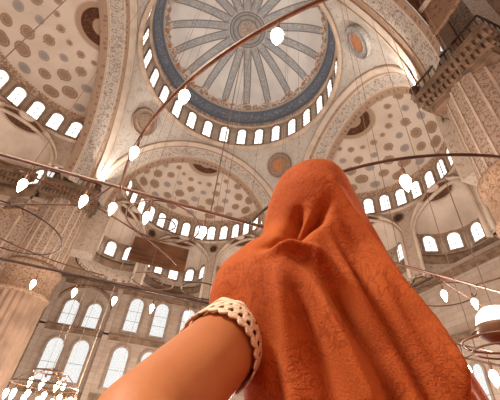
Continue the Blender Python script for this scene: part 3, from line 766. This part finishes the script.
def hand(wr, d, palmn, side):
    """wrist, direction of the fingers, palm normal, thumb side"""
    d = d.normalized(); sd = (palmn.cross(d)).normalized()*side; n = sd.cross(d).normalized()*side
    if n.dot(palmn) < 0: n = -n
    for k, w_ in ((-.024, .0), (-.008, 0), (.008, 0), (.024, 0)):
        capsule(body, wr+sd*k*.5, wr+d*.08+sd*k, .014, .013, 10)
    for k, (off, L) in enumerate(((.030, .036), (.010, .042), (-.010, .039), (-.030, .031))):
        p = wr+d*.082+sd*off; v_ = d.copy()
        for j in range(3):
            v_ = (v_+n*(.35+.18*j)).normalized(); q_ = p+v_*L*(1-.2*j); capsule(body, p, q_, .0088-.0006*j, .0082-.0006*j, 10); p = q_
    p = wr+d*.025+sd*.022
    for L, v_ in ((.04, sd*.8+d*.6+n*.2), (.032, sd*.4+d*.8+n*.5), (.026, sd*.1+d*.8+n*.7)):
        q_ = p+v_.normalized()*L; capsule(body, p, q_, .0105, .0095, 10); p = q_
hand(WR, u2*.6-fw*.5+r2*.1, -r2*0.2+u2*.5+fw*.8, 1)
hand(WRR, Fv*.7+UPv*.3-Rv*.6, UPv*-1.0, -1)
for s_ in (-1, 1):
    hp, kn, an = B(AX+s_*.075, 0, -.3), B(AX+s_*.08, .015, -.68), B(AX+s_*.085, -.01, -Z+.075)
    capsule(body, hp, kn, .082, .055); capsule(body, kn, kn.lerp(an, .35)-Fv*.01, .052, .053); capsule(body, kn.lerp(an, .35)-Fv*.01, an, .052, .035)
    capsule(body, B(AX+s_*.085, -.04, -Z+.036), B(AX+s_*.095, .13, -Z+.022), .034, .021); capsule(body, an, B(AX+s_*.085, -.02, -Z+.04), .036, .035)
bo = body.build('body', SKIN, pr)
md = bo.modifiers.new('join', 'REMESH'); md.mode = 'VOXEL'; md.voxel_size = .0055; md.use_smooth_shade = True
md = bo.modifiers.new('soften', 'SMOOTH'); md.factor = .5; md.iterations = 7
for s_ in (-1, 1):
    a = MB(); ellip(a, B(AXH+s_*.03, .083, .385), (Rv*.012, Fv*.012, UPv*.012), 16, 10); e = a.build('eye', plain('eye white', (235, 228, 220), .2, .02), pr)
    a = MB(); ellip(a, B(AXH+s_*.03, .0925, .385), (Rv*.006, Fv*.0035, UPv*.006), 12, 8); a.build('iris', plain('brown iris', (70, 44, 28), .2, .02), pr).parent = e
a = MB(); ellip(a, B(AXH, .101, .315), (Rv*.022, Fv*.008, UPv*.008), 16, 8); a.build('lips', plain('lips', (176, 92, 80), .4, .05), pr)
a = MB(); a.quad_grid(lambda u, v: B(AXH, .010, .372)+(Rv*(.070*sin(v*pi*.62)*cos(2*pi*u))+Fv*(.092*sin(v*pi*.62)*sin(2*pi*u)-.012*v)+UPv*(.104*cos(v*pi*.62))), 40, 16, True,
    keep=lambda u, v: not (v > .62 and .08 < u < .42)); a.build('hair', plain('dark brown hair', (58, 38, 28), .5, .15, 30), pr, thick=.004)

def interp(tab, z):
    if z >= tab[0][0]: return tab[0][1]
    for (z0, a0), (z1, a1) in zip(tab, tab[1:]):
        if z >= z1: t_ = (z0-z)/(z0-z1); return a0+(a1-a0)*t_
    return tab[-1][1]
def smoothed(tab):
    zs = [tab[0][0]+(tab[-1][0]-tab[0][0])*i/160 for i in range(161)]; v_ = [interp(tab, z) for z in zs]
    for _ in range(5): v_ = [v_[0]]+[(v_[i-1]+2*v_[i]+v_[i+1])/4 for i in range(1, 160)]+[v_[-1]]
    return list(zip(zs, v_))
# blouse and skirt
cot = M('cream cotton', .9, .1); cot.base(cot.mix(cot.noise(14, 3).step(.35, .7), (236, 212, 184), (222, 194, 164))).bump(cot.noise(300, 2), .3, .002); COT = cot.m
bw = smoothed([(.235, .05), (.215, .085), (.18, .125), (.12, .118), (.0, .112), (-.1, .11), (-.2, .135), (-.3, .15)])
bd = smoothed([(.235, .06), (.215, .07), (.18, .085), (.1, .086), (0, .086), (-.1, .09), (-.3, .115)])
a = MB(); a.quad_grid(lambda u, v: (lambda z: B(AX+interp(bw, z)*cos(2*pi*u), interp(bd, z)*sin(2*pi*u), z))(.235-.535*v), 64, 40, True); a.build('blouse', COT, pr, thick=.003)
skirt = plain('dark brown skirt cloth', (92, 58, 42), .9, .1, 5)
a = MB(); a.quad_grid(lambda u, v: (lambda z, R_: B(AX+R_*cos(2*pi*u), R_*.8*sin(2*pi*u), z))(-.1-.98*v, (.128+.17*v)*(1+.06*v*sin(2*pi*u*11))), 132, 40, True); a.build('skirt', skirt, pr, thick=.003)
ax = (ELB-SHL).normalized(); sa = (fw-ax*fw.dot(ax)).normalized(); sb = ax.cross(sa)
SL0, SL1 = -.02, .060
a = MB(); a.quad_grid(lambda u, v: SHL+ax*lerp(SL0, SL1, v)+(sa*cos(2*pi*u)+sb*sin(2*pi*u))*(.0485+.001*v+.0015*sin(2*pi*u*9)*v), 72, 12, True); slv = a.build('sleeve', COT, pr, thick=.002)
NH = 24
def lace_pt(u, v):
    sc_ = .006*(abs(sin(pi*u*NH))-.5)*max(0, v-.5)*2; s_ = SL1-.008+v*.048+sc_
    return SHL+ax*s_+(sa*cos(2*pi*u)+sb*sin(2*pi*u))*(.0488+.0005*v)
def lace_keep(u, v):
    p = (u*NH+.5) % 1-.5                     # hole row
    if ((p/.27)**2+((v-.70)/.12)**2) < 1: return False
    p = (u*NH) % 1-.5
    if ((p/.16)**2+((v-.36)/.06)**2) < 1: return False
    return True
lc = M('cream cotton lace', .95, .1); lc.base(lc.mix(lc.noise(160, 2).step(.35, .65), (240, 214, 186), (212, 180, 148))).bump(lc.noise(420, 2), .6, .003)
a = MB(); a.quad_grid(lace_pt, NH*14, 30, True, lace_keep); a.build('lace_trim', lc.m, pr, thick=.0022, label='cream openwork lace edge of the sleeve').parent = slv

# headscarf
Lt = smoothed([(.495, .144), (.487, .110), (.474, .086), (.430, .047), (.375, .034), (.315, .028), (.286, .012), (.262, -.022), (.227, -.043), (.19, -.048), (.16, -.035), (.12, -.004), (.087, .018), (.04, .024), (-.3, .02)])
Rt_ = smoothed([(.495, .146), (.488, .168), (.477, .179), (.424, .189), (.335, .212), (.26, .243), (.213, .272), (.148, .302), (.092, .324), (0, .36), (-.3, .40)])
Bk = smoothed([(.495, .004), (.488, .03), (.475, .055), (.425, .10), (.375, .112), (.31, .102), (.26, .105), (.19, .125), (.09, .135), (0, .13), (-.3, .14)])
Fr = smoothed([(.495, .004), (.488, .03), (.475, .055), (.425, .10), (.36, .11), (.28, .09), (.2, .11), (.1, .13), (-.3, .14)])
FOLDS = [([(0.081, 0.326), (0.067, 0.283), (0.057, 0.259)], 0.011, -0.022),
 ([(0.023, 0.241), (0.054, 0.252), (0.077, 0.267), (0.106, 0.297), (0.121, 0.33)], 0.008, -0.02),
 ([(0.026, 0.228), (0.067, 0.238), (0.092, 0.228), (0.115, 0.204)], 0.01, 0.016),
 ([(0.129, 0.371), (0.167, 0.291), (0.201, 0.208), (0.224, 0.151), (0.244, 0.086), (0.274, -0.012)], 0.01, 0.016),
 ([(0.127, 0.278), (0.153, 0.215), (0.183, 0.144), (0.205, 0.085), (0.238, -0.003)], 0.01, -0.016),
 ([(0.09, 0.207), (0.128, 0.158), (0.158, 0.104), (0.173, 0.066), (0.195, 0.009)], 0.013, -0.022),
 ([(0.074, 0.213), (0.103, 0.146), (0.128, 0.094), (0.141, 0.062), (0.16, 0.014)], 0.01, 0.01),
 ([(0.035, 0.217), (0.054, 0.149), (0.071, 0.068), (0.096, -0.053)], 0.012, 0.01),
 ([(0.058, 0.199), (0.078, 0.137), (0.1, 0.068), (0.133, -0.036)], 0.01, -0.014),
 ([(0.245, 0.205), (0.256, 0.139), (0.255, 0.084), (0.25, 0.001)], 0.008, -0.012),
 ([(0.178, 0.372), (0.227, 0.266), (0.251, 0.207)], 0.007, 0.006),
 ([(-0.011, 0.217), (0.015, 0.172), (0.043, 0.111), (0.054, 0.063), (0.071, -0.009)], 0.008, -0.007),
 ]
def seg_d(px, pz, pl):
    best, tt, n_ = 9, 0, len(pl)-1
    for i, ((x0, z0), (x1, z1)) in enumerate(zip(pl, pl[1:])):
        dx, dz = x1-x0, z1-z0; t_ = max(0, min(1, ((px-x0)*dx+(pz-z0)*dz)/(dx*dx+dz*dz))); q = hypot(px-x0-t_*dx, pz-z0-t_*dz)
        if q < best: best, tt = q, (i+t_)/n_
    return best, min(1, .15+tt*3.0)*min(1, .25+(1-tt)*3.0)
def scarf(u, v):
    z = .495-.77*v**1.15 if v > 0 else .495
    ph = 2*pi*u; l_, r_ = interp(Lt, z), interp(Rt_, z); c, hw = (l_+r_)/2, (r_-l_)/2
    cs, sn = cos(ph), sin(ph); e = 1.0
    x = c+hw*cs; f = (interp(Fr, z) if sn > 0 else interp(Bk, z))*sn
    back = max(0, -sn)**.5 if sn < 0 else 0
    d = 0
    if back > 0:
        for pl, w_, am in FOLDS:
            q = seg_d(x, z, pl)
            if q[0] < 3*w_: d += 1.45*am*q[1]*math.exp(-(q[0]/w_)**1.6)
        d += .0030*sin((x+.36*z)*150+3*sin(z*14))*min(1, max(0, (.36-z)/.15))
    n = Vector((cs/hw if hw > .01 else 0, sn/max(.02, interp(Bk, z)), 0)); n = n.normalized() if n.length > 0 else n
    return B(x+n.x*d*back, f+n.y*d*back, z)
def scarf_keep(u, v):
    z = .495-.77*v**1.15; a_ = abs(u-.25)
    if z > .275 and z < .475: return a_ > .13
    return True
sc = M('orange damask cotton', .85, .15)
n1 = sc.noise(38, 2, dist=1.6); pat = (n1-.5).abs().step(.06, .02)*sc.noise(16, 2).step(.42, .56)
c_ = sc.mix(sc.noise(10, 3).step(.35, .7), (174, 86, 38), (156, 72, 30)); c_ = sc.mix(pat*.5, c_, (130, 52, 21)); c_ = sc.mix(sc.noise(380, 2).step(.4, .65)*.22, c_, (196, 112, 62))
sc.base(c_).bump(sc.noise(420, 2)+pat*.3, .35, .0025)
a = MB(); a.quad_grid(scarf, 320, 260, True, scarf_keep); so = a.build('headscarf', sc.m, pr, thick=.0025, label='rust orange headscarf falling over shoulders and back')
